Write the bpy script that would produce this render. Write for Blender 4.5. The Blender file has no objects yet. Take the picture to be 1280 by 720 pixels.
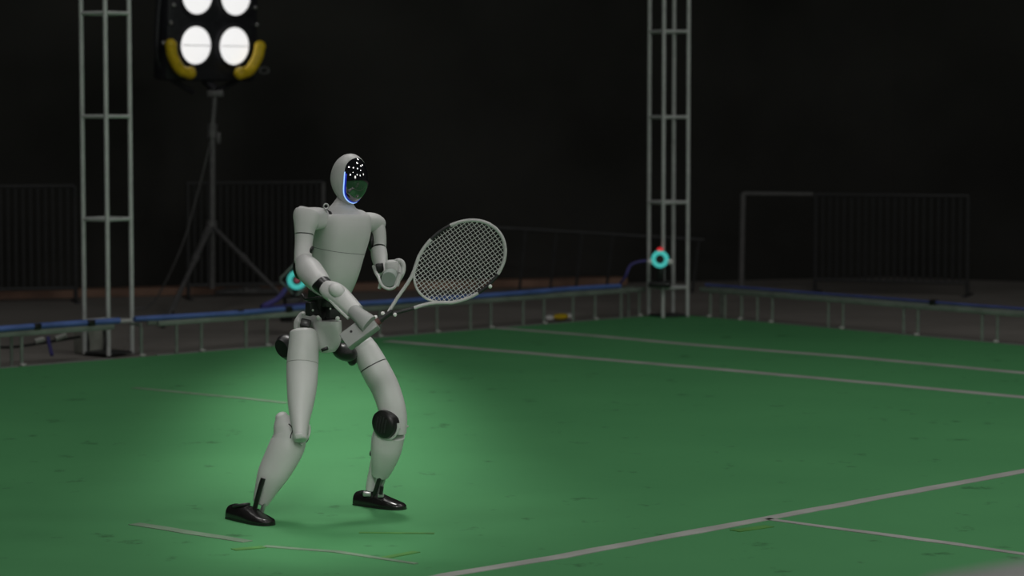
import bpy, bmesh, math, random
from mathutils import Vector, Matrix, noise
random.seed(7)
C = bpy.context.scene.collection
PI = math.pi
V = Vector

# ------------------------------------------------------------------ camera
cam = bpy.data.cameras.new('camera')
cam.sensor_width = 36.0
cam.lens = 94.9
cam.clip_end = 200
cam.dof.use_dof = True
cam.dof.focus_distance = 9.45
cam.dof.aperture_fstop = 3.4
cam_ob = bpy.data.objects.new('camera', cam)
C.objects.link(cam_ob)
cam_ob.location = (0, 0, 1.46)
cam_ob.rotation_euler = (math.radians(90 - 3.968), 0, 0)
bpy.context.scene.camera = cam_ob

# ------------------------------------------------------------------ world and exposure
w = bpy.data.worlds.new('dark_hall')
bpy.context.scene.world = w
w.use_nodes = True
w.node_tree.nodes['Background'].inputs[0].default_value = (0.9, 0.95, 1.0, 1)
w.node_tree.nodes['Background'].inputs[1].default_value = 0.012
vs = bpy.context.scene.view_settings
vs.view_transform = 'Standard'; vs.look = 'None'; vs.gamma = 1.0; vs.exposure = 0.0
try: vs.use_curve_mapping = False
except Exception: pass

# ------------------------------------------------------------------ lamps of the hall and added helper lamps
def area_lamp(name, loc, target, size, power, col=(1.0, 0.98, 0.95)):
    l = bpy.data.lights.new(name, 'AREA'); l.shape = 'DISK'; l.size = size; l.energy = power; l.color = col
    o = bpy.data.objects.new(name, l); C.objects.link(o)
    o.location = loc
    o.rotation_euler = (V(target) - V(loc)).to_track_quat('-Z', 'Y').to_euler()
    return o
def spot_lamp(name, loc, target, deg, power, blend=1.0, radius=0.12, col=(1.0, 0.98, 0.95)):
    l = bpy.data.lights.new(name, 'SPOT'); l.spot_size = math.radians(deg); l.spot_blend = blend
    l.energy = power; l.shadow_soft_size = radius; l.color = col
    o = bpy.data.objects.new(name, l); C.objects.link(o)
    o.location = loc
    o.rotation_euler = (V(target) - V(loc)).to_track_quat('-Z', 'Y').to_euler()
    return o
# ceiling flood lamps over the near half of the court
FLOODS = [(-3.2, 5.0, 6.0, 24), (0.0, 4.2, 6.2, 22), (3.4, 5.2, 5.8, 28), (6.8, 6.4, 5.4, 34), (-3.4, 9.4, 6.2, 34), (2.2, 8.6, 6.4, 34),
          (5.2, 9.6, 6.0, 34), (-2.6, 13.0, 6.2, 24), (2.0, 12.6, 6.2, 34), (5.6, 12.6, 5.8, 34)]
for x, y, z, p in FLOODS:
    area_lamp('ceiling_flood', (x, y, z), (x * 0.9, y + 0.6, 0), 1.0, p)
# lower flood lamps on stands out of frame; strongest one is added torso fill
for x, y, z, p in ((6.5, 9.0, 2.6, 10), (5.0, 5.5, 2.4, 10), (3.2, 3.2, 3.0, 12), (-2.6, 2.4, 3.0, 16), (1.6, 2.0, 1.9, 26)):
    area_lamp('stand_flood_and_fill', (x, y, z), (-0.6, 9.5, 0.4), 1.5 if p > 20 else 0.8, p)
# unseen spots added in a row to make the bright pool around the feet
for i in range(13):
    ty = 8.98 + 0.55 * i
    tx = -0.60 - 0.068 * (ty - 8.9)
    u = i / 12
    deg = 13 + 7 * math.sin(PI * min(1.0, 0.12 + u * 0.95)) ** 0.7
    power = 318 * (0.55 + 0.45 * min(1, i / 2)) * (0.93 + 0.22 * u) * (1 - 0.45 * max(0, u - 0.65) / 0.35)
    back = (2.6, 2.3, 1.9, 1.5, 1.2)[i] if i < 5 else 1.0
    spot_lamp('added_pool_spot', (tx, ty + back, 5.0), (tx, ty, 0), deg, power, radius=0.5 if i < 3 else 0.25)
# one more added pool spot, near side, brightening the court before the feet
spot_lamp('added_pool_spot', (-0.62, 7.3, 5.0), (-0.62, 8.72, 0), 12, 390, radius=0.3)
# unseen front spot, added as fill to brighten the legs
spot_lamp('added_leg_spot', (-0.3, 3.2, 3.4), (-0.56, 9.45, 0.26), 7.8, 790, blend=0.7, radius=0.55)

# ------------------------------------------------------------------ materials
def new_mat(name):
    m = bpy.data.materials.new(name); m.use_nodes = True
    return m, m.node_tree, m.node_tree.nodes['Principled BSDF']
def mat(name, col, rough=0.5, metal=0.0, var=0.12, scale=30.0, bump=0.0, spec=0.5, emit=None, estr=0.0):
    m, nt, b = new_mat(name)
    tc = nt.nodes.new('ShaderNodeTexCoord')
    n = nt.nodes.new('ShaderNodeTexNoise'); n.inputs['Scale'].default_value = scale; n.inputs['Detail'].default_value = 4
    nt.links.new(tc.outputs['Object'], n.inputs['Vector'])
    r = nt.nodes.new('ShaderNodeValToRGB')
    r.color_ramp.elements[0].position = 0.3; r.color_ramp.elements[1].position = 0.7
    r.color_ramp.elements[0].color = tuple(c * (1 - var) for c in col) + (1,)
    r.color_ramp.elements[1].color = tuple(min(1, c * (1 + var)) for c in col) + (1,)
    nt.links.new(n.outputs['Fac'], r.inputs['Fac'])
    nt.links.new(r.outputs['Color'], b.inputs['Base Color'])
    b.inputs['Roughness'].default_value = rough; b.inputs['Metallic'].default_value = metal
    b.inputs['Specular IOR Level'].default_value = spec
    if bump:
        bp = nt.nodes.new('ShaderNodeBump'); bp.inputs['Strength'].default_value = bump; bp.inputs['Distance'].default_value = 0.004
        nt.links.new(n.outputs['Fac'], bp.inputs['Height']); nt.links.new(bp.outputs['Normal'], b.inputs['Normal'])
    if emit:
        b.inputs['Emission Color'].default_value = emit + (1,); b.inputs['Emission Strength'].default_value = estr
    return m
M = {}
M['shell'] = mat('grey_white_shell', (0.62, 0.62, 0.61), 0.42, var=0.03, scale=12)
M['shell_grey'] = mat('mid_grey_shell', (0.34, 0.35, 0.34), 0.5, var=0.04, scale=12)
M['rubber'] = mat('green_grey_pad', (0.30, 0.35, 0.32), 0.7, var=0.05)
M['black'] = mat('black_plastic', (0.012, 0.012, 0.012), 0.35, var=0.2)
M['black_gloss'] = mat('black_shoe_leather', (0.012, 0.011, 0.011), 0.22, var=0.2, scale=60)
M['dark'] = mat('dark_joint', (0.025, 0.025, 0.026), 0.5, var=0.3)
M['steel'] = mat('bolt_steel', (0.5, 0.5, 0.5), 0.35, metal=0.8)
M['visor'] = mat('black_visor', (0.006, 0.006, 0.008), 0.02, var=0.05, spec=0.9)
M['visor'].node_tree.nodes['Principled BSDF'].inputs['Coat Weight'].default_value = 1.0
M['visor'].node_tree.nodes['Principled BSDF'].inputs['Coat Roughness'].default_value = 0.01
M['visor'].node_tree.nodes['Principled BSDF'].inputs['Coat IOR'].default_value = 2.2
M['ring'] = mat('blue_white_light_ring', (0.2, 0.4, 0.9), 0.4, emit=(0.34, 0.55, 1.0), estr=1.05)
M['blue_led'] = mat('blue_light_ring_glow', (0.02, 0.05, 0.5), 0.4, emit=(0.012, 0.03, 0.6), estr=0.35)
M['frame'] = mat('racket_grey_paint', (0.55, 0.55, 0.54), 0.35, var=0.04)
M['string'] = mat('racket_string', (0.72, 0.72, 0.71), 0.45, var=0.03)
M['white'] = mat('white_marker', (0.8, 0.8, 0.78), 0.5, var=0.03)
M['red_tape'] = mat('dull_red_tape', (0.12, 0.05, 0.045), 0.7)
M['truss'] = mat('brushed_truss_metal', (0.52, 0.54, 0.53), 0.45, metal=0.1, var=0.12, scale=20)
M['truss_rail'] = mat('truss_metal_aged', (0.21, 0.25, 0.215), 0.5, metal=0.1, var=0.2, scale=9)
M['dark_truss'] = mat('dark_barrier_steel', (0.045, 0.047, 0.047), 0.55, metal=0.3, var=0.2, scale=9)
M['frame_post'] = mat('grey_frame_tube', (0.12, 0.12, 0.118), 0.55, var=0.15)
M['bar_dark'] = mat('charcoal_bar', (0.030, 0.031, 0.031), 0.55, var=0.2)
M['stand'] = mat('stand_aluminium', (0.13, 0.13, 0.13), 0.5, metal=0.2, var=0.2)
M['lamp_body'] = mat('lamp_black_housing', (0.02, 0.02, 0.025), 0.45, var=0.3)
M['yellow'] = mat('yellow_handle_plastic', (0.75, 0.52, 0.015), 0.5, var=0.2, scale=25)
M['lamp'] = mat('lit_lamp_lens', (0.8, 0.8, 0.8), 0.4, emit=(1.0, 0.985, 0.985), estr=0.80)
M['teal'] = mat('teal_led_ring', (0.05, 0.4, 0.38), 0.4, emit=(0.08, 0.62, 0.56), estr=0.55)
M['red_led'] = mat('red_led', (0.5, 0.02, 0.02), 0.4, emit=(0.75, 0.03, 0.04), estr=0.6)
M['pink_led'] = mat('dim_pink_lens', (0.15, 0.05, 0.06), 0.3, emit=(0.25, 0.06, 0.08), estr=0.5)
M['blue_cable'] = mat('blue_cable', (0.09, 0.16, 0.44), 0.55, var=0.25, scale=6)
M['dull_blue_cable'] = mat('dull_blue_cable', (0.07, 0.09, 0.26), 0.55, var=0.25, scale=6)
M['purple_cable'] = mat('violet_cable', (0.07, 0.06, 0.25), 0.6, var=0.2, scale=6)
M['black_cable'] = mat('black_cable', (0.01, 0.01, 0.01), 0.6)
M['foot_pad'] = mat('pale_foot_pad', (0.45, 0.45, 0.43), 0.6)
M['line'] = mat('worn_white_line', (0.40, 0.41, 0.38), 0.7, var=0.18, scale=4, bump=0.1)
M['faint_line'] = mat('worn_faint_line', (0.20, 0.30, 0.20), 0.7, var=0.25, scale=5)
M['tape_green'] = mat('yellow_green_tape', (0.08, 0.26, 0.05), 0.7, var=0.3, scale=9)
M['kerb'] = mat('brown_kerb_board', (0.24, 0.14, 0.095), 0.7, var=0.35, scale=2.5)
M['plastic_sheet'] = mat('grey_plastic_sheet', (0.16, 0.16, 0.155), 0.4, var=0.3, scale=14)
M['box'] = mat('grey_green_box', (0.30, 0.31, 0.27), 0.7, var=0.15, scale=8)
M['curtain'] = mat('black_wall', (0.034, 0.034, 0.031), 0.85, var=0.3, scale=0.8, spec=0.2)
M['case'] = mat('grey_case', (0.22, 0.23, 0.22), 0.6, var=0.1)
M['ceiling'] = mat('black_ceiling', (0.012, 0.012, 0.012), 0.9, var=0.2, scale=1, spec=0.1)

# concrete hall floor
def concrete():
    m, nt, b = new_mat('brown_grey_concrete')
    tc = nt.nodes.new('ShaderNodeTexCoord')
    n1 = nt.nodes.new('ShaderNodeTexNoise'); n1.inputs['Scale'].default_value = 1.3; n1.inputs['Detail'].default_value = 6
    n2 = nt.nodes.new('ShaderNodeTexNoise'); n2.inputs['Scale'].default_value = 60; n2.inputs['Detail'].default_value = 3
    mx = nt.nodes.new('ShaderNodeMix'); mx.data_type = 'FLOAT'; mx.inputs[0].default_value = 0.3
    nt.links.new(tc.outputs['Object'], n1.inputs['Vector']); nt.links.new(tc.outputs['Object'], n2.inputs['Vector'])
    nt.links.new(n1.outputs['Fac'], mx.inputs[2]); nt.links.new(n2.outputs['Fac'], mx.inputs[3])
    r = nt.nodes.new('ShaderNodeValToRGB')
    r.color_ramp.elements[0].position = 0.3; r.color_ramp.elements[1].position = 0.75
    r.color_ramp.elements[0].color = (0.18, 0.168, 0.152, 1); r.color_ramp.elements[1].color = (0.28, 0.262, 0.24, 1)
    nt.links.new(mx.outputs[0], r.inputs['Fac']); nt.links.new(r.outputs['Color'], b.inputs['Base Color'])
    b.inputs['Roughness'].default_value = 0.8; b.inputs['Specular IOR Level'].default_value = 0.25
    return m
M['concrete'] = concrete()
# green court: painted mat with brush streaks, dark scuffs and a few worn bright specks
def court():
    m, nt, b = new_mat('green_court_paint')
    L = nt.links.new
    tc = nt.nodes.new('ShaderNodeTexCoord')
    n1 = nt.nodes.new('ShaderNodeTexNoise'); n1.inputs['Scale'].default_value = 0.9; n1.inputs['Detail'].default_value = 5
    mp = nt.nodes.new('ShaderNodeMapping'); mp.inputs['Scale'].default_value = (1.6, 1.4, 1); mp.inputs['Rotation'].default_value = (0, 0, 0.3)
    n2 = nt.nodes.new('ShaderNodeTexNoise'); n2.inputs['Scale'].default_value = 3.2; n2.inputs['Detail'].default_value = 6; n2.inputs['Roughness'].default_value = 0.65
    L(tc.outputs['Object'], n1.inputs['Vector']); L(tc.outputs['Object'], mp.inputs['Vector']); L(mp.outputs[0], n2.inputs['Vector'])
    r = nt.nodes.new('ShaderNodeValToRGB')
    r.color_ramp.elements[0].position = 0.3; r.color_ramp.elements[1].position = 0.7
    r.color_ramp.elements[0].color = (0.074, 0.290, 0.108, 1); r.color_ramp.elements[1].color = (0.087, 0.325, 0.122, 1)
    L(n1.outputs['Fac'], r.inputs['Fac'])
    r2 = nt.nodes.new('ShaderNodeValToRGB')
    r2.color_ramp.elements[0].position = 0.62; r2.color_ramp.elements[1].position = 0.70
    r2.color_ramp.elements[0].color = (0, 0, 0, 1); r2.color_ramp.elements[1].color = (1, 1, 1, 1)
    L(n2.outputs['Fac'], r2.inputs['Fac'])
    mx = nt.nodes.new('ShaderNodeMix'); mx.data_type = 'RGBA'; mx.blend_type = 'MIX'
    mx.inputs[7].default_value = (0.04, 0.165, 0.058, 1)
    L(r2.outputs['Color'], mx.inputs[0]); L(r.outputs['Color'], mx.inputs[6])
    L(mx.outputs[2], b.inputs['Base Color'])
    bp = nt.nodes.new('ShaderNodeBump'); bp.inputs['Strength'].default_value = 0.15; bp.inputs['Distance'].default_value = 0.003
    L(n2.outputs['Fac'], bp.inputs['Height']); L(bp.outputs['Normal'], b.inputs['Normal'])
    b.inputs['Roughness'].default_value = 0.75; b.inputs['Specular IOR Level'].default_value = 0.25
    return m
M['court'] = court()

# ------------------------------------------------------------------ object helpers
ORIGIN = {}
def thing(name, label, cat, loc=(0, 0, 0), group=None):
    o = bpy.data.objects.new(name, None); C.objects.link(o)
    o.empty_display_size = 0.1
    o.location = loc; o['label'] = label; o['category'] = cat
    if group: o['group'] = group
    ORIGIN[o.name] = V(loc)
    return o
def tag(o, label, cat, group=None):
    o['label'] = label; o['category'] = cat
    if group: o['group'] = group
    return o
def obj(name, bm, m, parent=None, smooth=True, kind=None, loc=None):
    """bm holds world coordinates; they become local to the parent's origin"""
    if parent is not None: org = ORIGIN[parent.name]
    else: org = V(loc) if loc else V((0, 0, 0))
    bmesh.ops.translate(bm, verts=bm.verts, vec=-org)
    bmesh.ops.recalc_face_normals(bm, faces=bm.faces)
    me = bpy.data.meshes.new(name); bm.to_mesh(me); bm.free()
    if smooth:
        me.shade_smooth()
        try: me.set_sharp_from_angle(angle=math.radians(38))
        except Exception: pass
    me.materials.append(M[m])
    o = bpy.data.objects.new(name, me); C.objects.link(o)
    if parent is not None: o.parent = parent
    else: o.location = org
    if kind: o['kind'] = kind
    ORIGIN[o.name] = org
    return o
def copy_part(src, delta, parent):
    c = src.copy(); C.objects.link(c); c.parent = parent; c.location = src.location + V(delta)
    ORIGIN[c.name] = ORIGIN[parent.name]
    return c
def BM(): return bmesh.new()
def frame_of(t, ref):
    t = V(t).normalized(); a = V(ref) - t * t.dot(V(ref))
    if a.length < 1e-4: a = V((0, 0, 1)) - t * t.z
    if a.length < 1e-4: a = V((0, 1, 0))
    a.normalize(); b = t.cross(a).normalized()
    return a, b
def catmull(seq, k):
    out = []
    n = len(seq)
    for i in range(n - 1):
        p0 = seq[max(i - 1, 0)]; p1 = seq[i]; p2 = seq[i + 1]; p3 = seq[min(i + 2, n - 1)]
        for j in range(k):
            t = j / k
            out.append(tuple(0.5 * (2 * b + (c - a) * t + (2 * a - 5 * b + 4 * c - d) * t * t + (3 * b - a - 3 * c + d) * t ** 3)
                             for a, b, c, d in zip(p0, p1, p2, p3)))
    out.append(tuple(seq[-1]))
    return out
def rings_to_bm(bm, rings, cap0=True, cap1=True):
    vr = [[bm.verts.new(p) for p in r] for r in rings]
    n = len(vr[0])
    for i in range(len(vr) - 1):
        for j in range(n):
            bm.faces.new((vr[i][j], vr[i][(j + 1) % n], vr[i + 1][(j + 1) % n], vr[i + 1][j]))
    if cap0: bm.faces.new(list(reversed(vr[0])))
    if cap1: bm.faces.new(vr[-1])
def loft(bm, secs, ref=(1, 0, 0), k=4, seg=24, power=2.0, dome0=0.0, dome1=0.0, t0=0.0, t1=1.0, inset=1.0, twist=0.0):
    """secs: (centre, ra, rb); ra runs along ref (made square to the path), rb across both"""
    flat = [(c[0], c[1], c[2], ra, rb) for c, ra, rb in secs]
    fine = catmull(flat, k) if len(flat) > 2 and k > 1 else flat
    n = len(fine)
    i0, i1 = int(round(t0 * (n - 1))), int(round(t1 * (n - 1)))
    pts = [V(s[:3]) for s in fine]
    rings = []
    def ring(c, a, b, ra, rb):
        out = []
        for j in range(seg):
            th = 2 * PI * j / seg + twist
            cs, sn = math.cos(th), math.sin(th)
            x = math.copysign(abs(cs) ** (2 / power), cs); y = math.copysign(abs(sn) ** (2 / power), sn)
            out.append(c + a * (ra * x) + b * (rb * y))
        return out
    for i in range(i0, i1 + 1):
        t = pts[min(i + 1, n - 1)] - pts[max(i - 1, 0)]
        a, b = frame_of(t, ref)
        ra, rb = fine[i][3] * inset, fine[i][4] * inset
        if i == i0 and dome0:
            tn = t.normalized()
            for q in (80, 60, 40, 20):
                s, cq = math.sin(math.radians(q)), math.cos(math.radians(q))
                rings.append(ring(pts[i] - tn * dome0 * s, a, b, ra * cq, rb * cq))
        rings.append(ring(pts[i], a, b, ra, rb))
        if i == i1 and dome1:
            tn = t.normalized()
            for q in (20, 40, 60, 80):
                s, cq = math.sin(math.radians(q)), math.cos(math.radians(q))
                rings.append(ring(pts[i] + tn * dome1 * s, a, b, ra * cq, rb * cq))
    rings_to_bm(bm, rings)
    return bm
def tube(bm, pts, r, seg=8, closed=False, k=1, flat=1.0, ref=(0, 1, 0)):
    pts = [tuple(p) for p in pts]
    if k > 1 and not closed: pts = catmull(pts, k)
    pts = [V(p) for p in pts]; n = len(pts)
    vr = []
    for i in range(n):
        if closed: t = pts[(i + 1) % n] - pts[i - 1]
        else: t = pts[min(i + 1, n - 1)] - pts[max(i - 1, 0)]
        a, b = frame_of(t, ref)
        vr.append([bm.verts.new(pts[i] + a * (r * math.cos(2 * PI * j / seg)) + b * (r * flat * math.sin(2 * PI * j / seg))) for j in range(seg)])
    m = n if closed else n - 1
    for i in range(m):
        q = vr[(i + 1) % n]
        for j in range(seg):
            bm.faces.new((vr[i][j], vr[i][(j + 1) % seg], q[(j + 1) % seg], q[j]))
    if not closed:
        bm.faces.new(list(reversed(vr[0]))); bm.faces.new(vr[-1])
    return bm
def box(bm, c, size, ax=(1, 0, 0), ay=(0, 1, 0), bevel=0.0, seg=2):
    ax = V(ax).normalized(); ay = V(ay); ay = (ay - ax * ax.dot(ay)).normalized(); az = ax.cross(ay)
    b2 = bmesh.new()
    bmesh.ops.create_cube(b2, size=1.0)
    for v in b2.verts:
        v.co = V((v.co.x * size[0], v.co.y * size[1], v.co.z * size[2]))
    if bevel: bmesh.ops.bevel(b2, geom=b2.edges, offset=bevel, segments=seg, affect='EDGES', profile=0.5)
    for v in b2.verts: v.co = V(c) + ax * v.co.x + ay * v.co.y + az * v.co.z
    me = bpy.data.meshes.new('tmp'); b2.to_mesh(me); b2.free(); bm.from_mesh(me); bpy.data.meshes.remove(me)
    return bm
def ball(bm, c, rx, ry=None, rz=None, ax=(1, 0, 0), ay=(0, 1, 0), u=20, v=12):
    ry = ry or rx; rz = rz or rx
    ax = V(ax).normalized(); ay = V(ay); ay = (ay - ax * ax.dot(ay)).normalized(); az = ax.cross(ay)
    b2 = bmesh.new(); bmesh.ops.create_uvsphere(b2, u_segments=u, v_segments=v, radius=1)
    for q in b2.verts: q.co = V(c) + ax * (q.co.x * rx) + ay * (q.co.y * ry) + az * (q.co.z * rz)
    me = bpy.data.meshes.new('tmp'); b2.to_mesh(me); b2.free(); bm.from_mesh(me); bpy.data.meshes.remove(me)
    return bm
def disc(bm, c, axis, r, depth, ref=(0, 0, 1), r2=None, seg=28, edge=0.0):
    """short round drum, its face along axis"""
    ax = V(axis).normalized(); c = V(c); r2 = r2 or r
    secs = [(c - ax * depth / 2, r, r)]
    if edge: secs = [(c - ax * depth / 2, r - edge, r - edge), (c - ax * (depth / 2 - edge), r, r), (c + ax * (depth / 2 - edge), r2, r2), (c + ax * depth / 2, r2 - edge, r2 - edge)]
    else: secs.append((c + ax * depth / 2, r2, r2))
    return loft(bm, secs, ref=ref, k=1, seg=seg)
def ring_pts(c, axis, r, n=32, ref=(0, 0, 1), r2=None, a0=0.0, a1=2 * PI):
    a, b = frame_of(axis, ref); c = V(c); r2 = r2 or r
    full = abs(a1 - a0 - 2 * PI) < 1e-6
    m = n if full else n + 1
    return [c + a * (r * math.cos(a0 + (a1 - a0) * i / n)) + b * (r2 * math.sin(a0 + (a1 - a0) * i / n)) for i in range(m)]

# ------------------------------------------------------------------ the hall: floor, walls, ceiling
bm = BM(); box(bm, (0, 10, -0.062), (36, 32, 0.1)); o = obj('floor', bm, 'concrete', smooth=False, kind='structure')
o['label'] = 'brown grey concrete hall floor beyond the green court'
WA, WB = V((-6.5, 19.35, 0)), V((3.2, 22.55, 0))          # back wall line, slightly oblique
wd = (WB - WA).normalized(); wn = V((wd.y, -wd.x, 0))     # wn points into the hall
def wall(name, a, b, h=9.0, t=0.15):
    d = (V(b) - V(a)).normalized(); n = V((d.y, -d.x, 0))
    c = (V(a) + V(b)) / 2 - n * t / 2 + V((0, 0, h / 2 - 0.012))
    bm = BM(); box(bm, c, ((V(b) - V(a)).length, t, h), ax=d, ay=n)
    return obj(name, bm, 'curtain', smooth=False, kind='structure')
wall('wall_back', WA - wd * 9, WB + wd * 0.02)
wall('wall_right', WB + V((-0.05, 0, 0)), V((13.5, 16.5, 0)))
bm = BM()
for s in range(5):
    pass
bm.free()
# brown kerb board along the foot of the back wall
bm = BM(); box(bm, (WA + WB) / 2 + wn * 0.14 - wd * 3.87 + V((0, 0, 0.018)), (13.0, 0.22, 0.06), ax=wd, ay=wn, bevel=0.006)
obj('baseboard_back', bm, 'kerb', smooth=False, kind='structure')

# ------------------------------------------------------------------ green court with its lines
CC = V((1.10, 18.47, 0)); dl = V((-0.719, -0.695, 0)).normalized(); dr = V((0.634, -0.773, 0)).normalized()
court_root = thing('court_surface', 'flat green court surface with worn white lines under the robot', 'sports court', (0, 10, -0.012))
pts = [CC, CC + dl * 15, CC + dl * 15 + dr * 17, CC + dr * 17]
bm = BM()
top = [bm.verts.new((p.x, p.y, 0)) for p in pts]; bot = [bm.verts.new((p.x, p.y, -0.0118)) for p in pts]
bm.faces.new(top); bm.faces.new(list(reversed(bot)))
for i in range(4): bm.faces.new((top[i], bot[i], bot[(i + 1) % 4], top[(i + 1) % 4]))
obj('mat', bm, 'court', court_root, smooth=False)
def strip(name, pts, wdt, m, parent=court_root, h=0.0022, wob=0.004):
    pts = [V(p) for p in pts]
    fine = []
    for i in range(len(pts) - 1):
        nseg = max(2, int((pts[i + 1] - pts[i]).length / 0.15))
        for j in range(nseg): fine.append(pts[i].lerp(pts[i + 1], j / nseg))
    fine.append(pts[-1])
    bm = BM(); rows = []
    for i, p in enumerate(fine):
        t = (fine[min(i + 1, len(fine) - 1)] - fine[max(i - 1, 0)]).normalized(); n = V((-t.y, t.x, 0))
        a = wdt / 2 + random.uniform(-wob, wob); b = wdt / 2 + random.uniform(-wob, wob)
        q = [p + n * a, p - n * b]
        rows.append([bm.verts.new((q[0].x, q[0].y, 0)), bm.verts.new((q[0].x, q[0].y, h)), bm.verts.new((q[1].x, q[1].y, h)), bm.verts.new((q[1].x, q[1].y, 0))])
    for i in range(len(rows) - 1):
        for j in range(3): bm.faces.new((rows[i][j], rows[i][j + 1], rows[i + 1][j + 1], rows[i + 1][j]))
    bm.faces.new(rows[0]); bm.faces.new(list(reversed(rows[-1])))
    return obj(name, bm, m, parent, smooth=False)
strip('court_line', [(-0.1031, 17.3274, 0.0000), (0.5227, 16.7346, 0.0000), (1.1018, 16.1008, 0.0000), (1.9605, 15.3185, 0.0000), (2.7508, 14.4354, 0.0000), (3.2338, 13.9207, 0.0000)], 0.085, 'line')
strip('court_line', [(-0.7598, 16.3704, 0.0000), (0.2753, 15.4152, 0.0000), (1.1325, 14.6301, 0.0000), (1.9017, 13.8810, 0.0000), (2.5246, 13.2403, 0.0000), (2.9727, 12.7887, 0.0000)], 0.085, 'line')
strip('court_line', [(-0.3832, 7.9998, 0.0000), (-0.1974, 8.2457, 0.0000), (0.1541, 8.5825, 0.0000), (0.8658, 9.3448, 0.0000), (2.0230, 10.5893, 0.0000), (2.5221, 11.1226, 0.0000)], 0.062, 'line')
strip('court_line', [(0.8899, 9.3629, 0.0000), (1.2421, 9.0311, 0.0000), (1.4529, 8.8333, 0.0000), (1.6733, 8.6054, 0.0000)], 0.040, 'line')
strip('court_line', [(-1.9242, 13.6863, 0.0000), (-1.5995, 13.4226, 0.0000), (-1.3394, 13.2224, 0.0000), (-1.0918, 12.9933, 0.0000)], 0.045, 'faint_line')
strip('court_line', [(-1.3058, 9.2555, 0.0000), (-1.0831, 9.0564, 0.0000), (-0.8757, 8.8738, 0.0000)], 0.05, 'faint_line')
strip('court_line', [(-0.8145, 8.7852, 0.0000), (-0.5709, 8.6749, 0.0000), (-0.3033, 8.4475, 0.0000)], 0.028, 'faint_line')
strip('tape_mark', [(-0.9070, 8.7139, 0.0000), (-0.8131, 8.7692, 0.0000)], 0.035, 'tape_green')
strip('tape_mark', [(-0.4094, 8.5521, 0.0000), (-0.3114, 8.6749, 0.0000)], 0.035, 'tape_green')
strip('tape_mark', [(-0.5176, 9.0649, 0.0000), (-0.2624, 9.0480, 0.0000)], 0.022, 'tape_green')
strip('tape_mark', [(0.7562, 9.0990, 0.0000), (0.8858, 9.2028, 0.0000)], 0.045, 'tape_green')

# ------------------------------------------------------------------ trusses
def truss_tower(base, ang, s, label, hgt=3.3, step=0.59, z0=0.20, r=0.0135):
    t = thing('truss_tower', label, 'truss', base, 'box truss towers')
    base = V(base)
    cr = [base + Matrix.Rotation(ang + i * PI / 2, 3, 'Z') @ V((s / math.sqrt(2), 0, 0)) for i in range(4)]
    bm = BM(); tube(bm, [cr[0], cr[0] + V((0, 0, hgt))], r, 10)
    ch = obj('chord', bm, 'truss', t)
    for i in range(1, 4): copy_part(ch, cr[i] - cr[0], t)
    for i in range(4):
        a, b = cr[i], cr[(i + 1) % 4]
        bm = BM(); tube(bm, [a.lerp(b, 0.03) + V((0, 0, z0)), a.lerp(b, 0.97) + V((0, 0, z0))], r * 0.85, 8)
        first = obj('rung', bm, 'truss', t)
        z = z0 + step
        while z < hgt:
            copy_part(first, (0, 0, z - z0), t); z += step
    bm = BM(); box(bm, base + V((0, 0, 0.008)), (s + 0.02, s + 0.02, 0.012), ax=(cr[1] - cr[0]), ay=(cr[2] - cr[1]), bevel=0.002)
    obj('base_plate', bm, 'dark_truss', t, smooth=False)
    return t
LT = V((-2.335, 15.56, 0)); RT = V((1.06, 18.28, 0))
truss_tower(LT, math.radians(98.6), 0.192, 'silver box truss tower at the left beside the floodlight stand', z0=0.19)
truss_tower(RT, math.radians(45 + 27), 0.192, 'silver box truss tower at the far corner holding a teal ringed camera', step=0.575, z0=0.20)

def truss_rail(a, d, out, t0, t1, legs, label, s=0.10, r=0.010):
    """low rail along the court edge; legs are distances from the corner, padded ones are front feet"""
    a, d, out = V(a), V(d), V(out).normalized()
    A, B = a + d * t0 + out * 0.02, a + d * t1 + out * 0.02
    t = thing('truss_rail', label, 'truss rail', A, 'low truss rails along the court edge')
    hz = 0.182
    for q, m in ((V((0, 0, hz)), 'truss_rail'), (V((0, 0, hz)) + out * s, 'truss_rail')):
        bm = BM(); box(bm, (A + B) / 2 + q, ((B - A).length, 0.024, 0.030), ax=d, ay=out, bevel=0.004); obj('top_bar', bm, m, t)
    bm = BM(); box(bm, (A + B) / 2 + out * 0.018 + V((0, 0, -0.006)), ((B - A).length, 0.03, 0.016), ax=d, ay=out, bevel=0.003); obj('ground_strip', bm, 'case', t)
    leg = cross = pad = None
    for i, x in enumerate(legs):
        p = a + d * x + out * 0.02
        if leg is None:
            x0 = x
            bm = BM(); tube(bm, [p + V((0, 0, -0.011)), p + V((0, 0, hz - 0.014))], r, 8); leg = obj('leg', bm, 'truss_rail', t)
            bm = BM(); tube(bm, [p + V((0, 0, hz)), p + out * s + V((0, 0, hz))], r * 0.8, 8); cross = obj('cross_bar', bm, 'truss_rail', t)
            bm = BM(); disc(bm, p - out * 0.012 + V((0, 0, 0.008)), (0, 0, 1), 0.018, 0.016, edge=0.004, seg=14, ref=(1, 0, 0)); pad = obj('foot_pad', bm, 'foot_pad', t)
            copy_part(leg, out * s, t)
        else:
            copy_part(leg, d * (x - x0), t); copy_part(cross, d * (x - x0), t)
            if i % 2 == 0: copy_part(pad, d * (x - x0), t)
    return t
nl = V((-dl.y, dl.x, 0)); nl = nl if nl.y > 0 else -nl        # away from the court on the left edge
nr = V((-dr.y, dr.x, 0)); nr = nr if nr.y > 0 else -nr
def on_left(px_t): return CC + dl * px_t
tl = (LT - CC).dot(dl)
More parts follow.
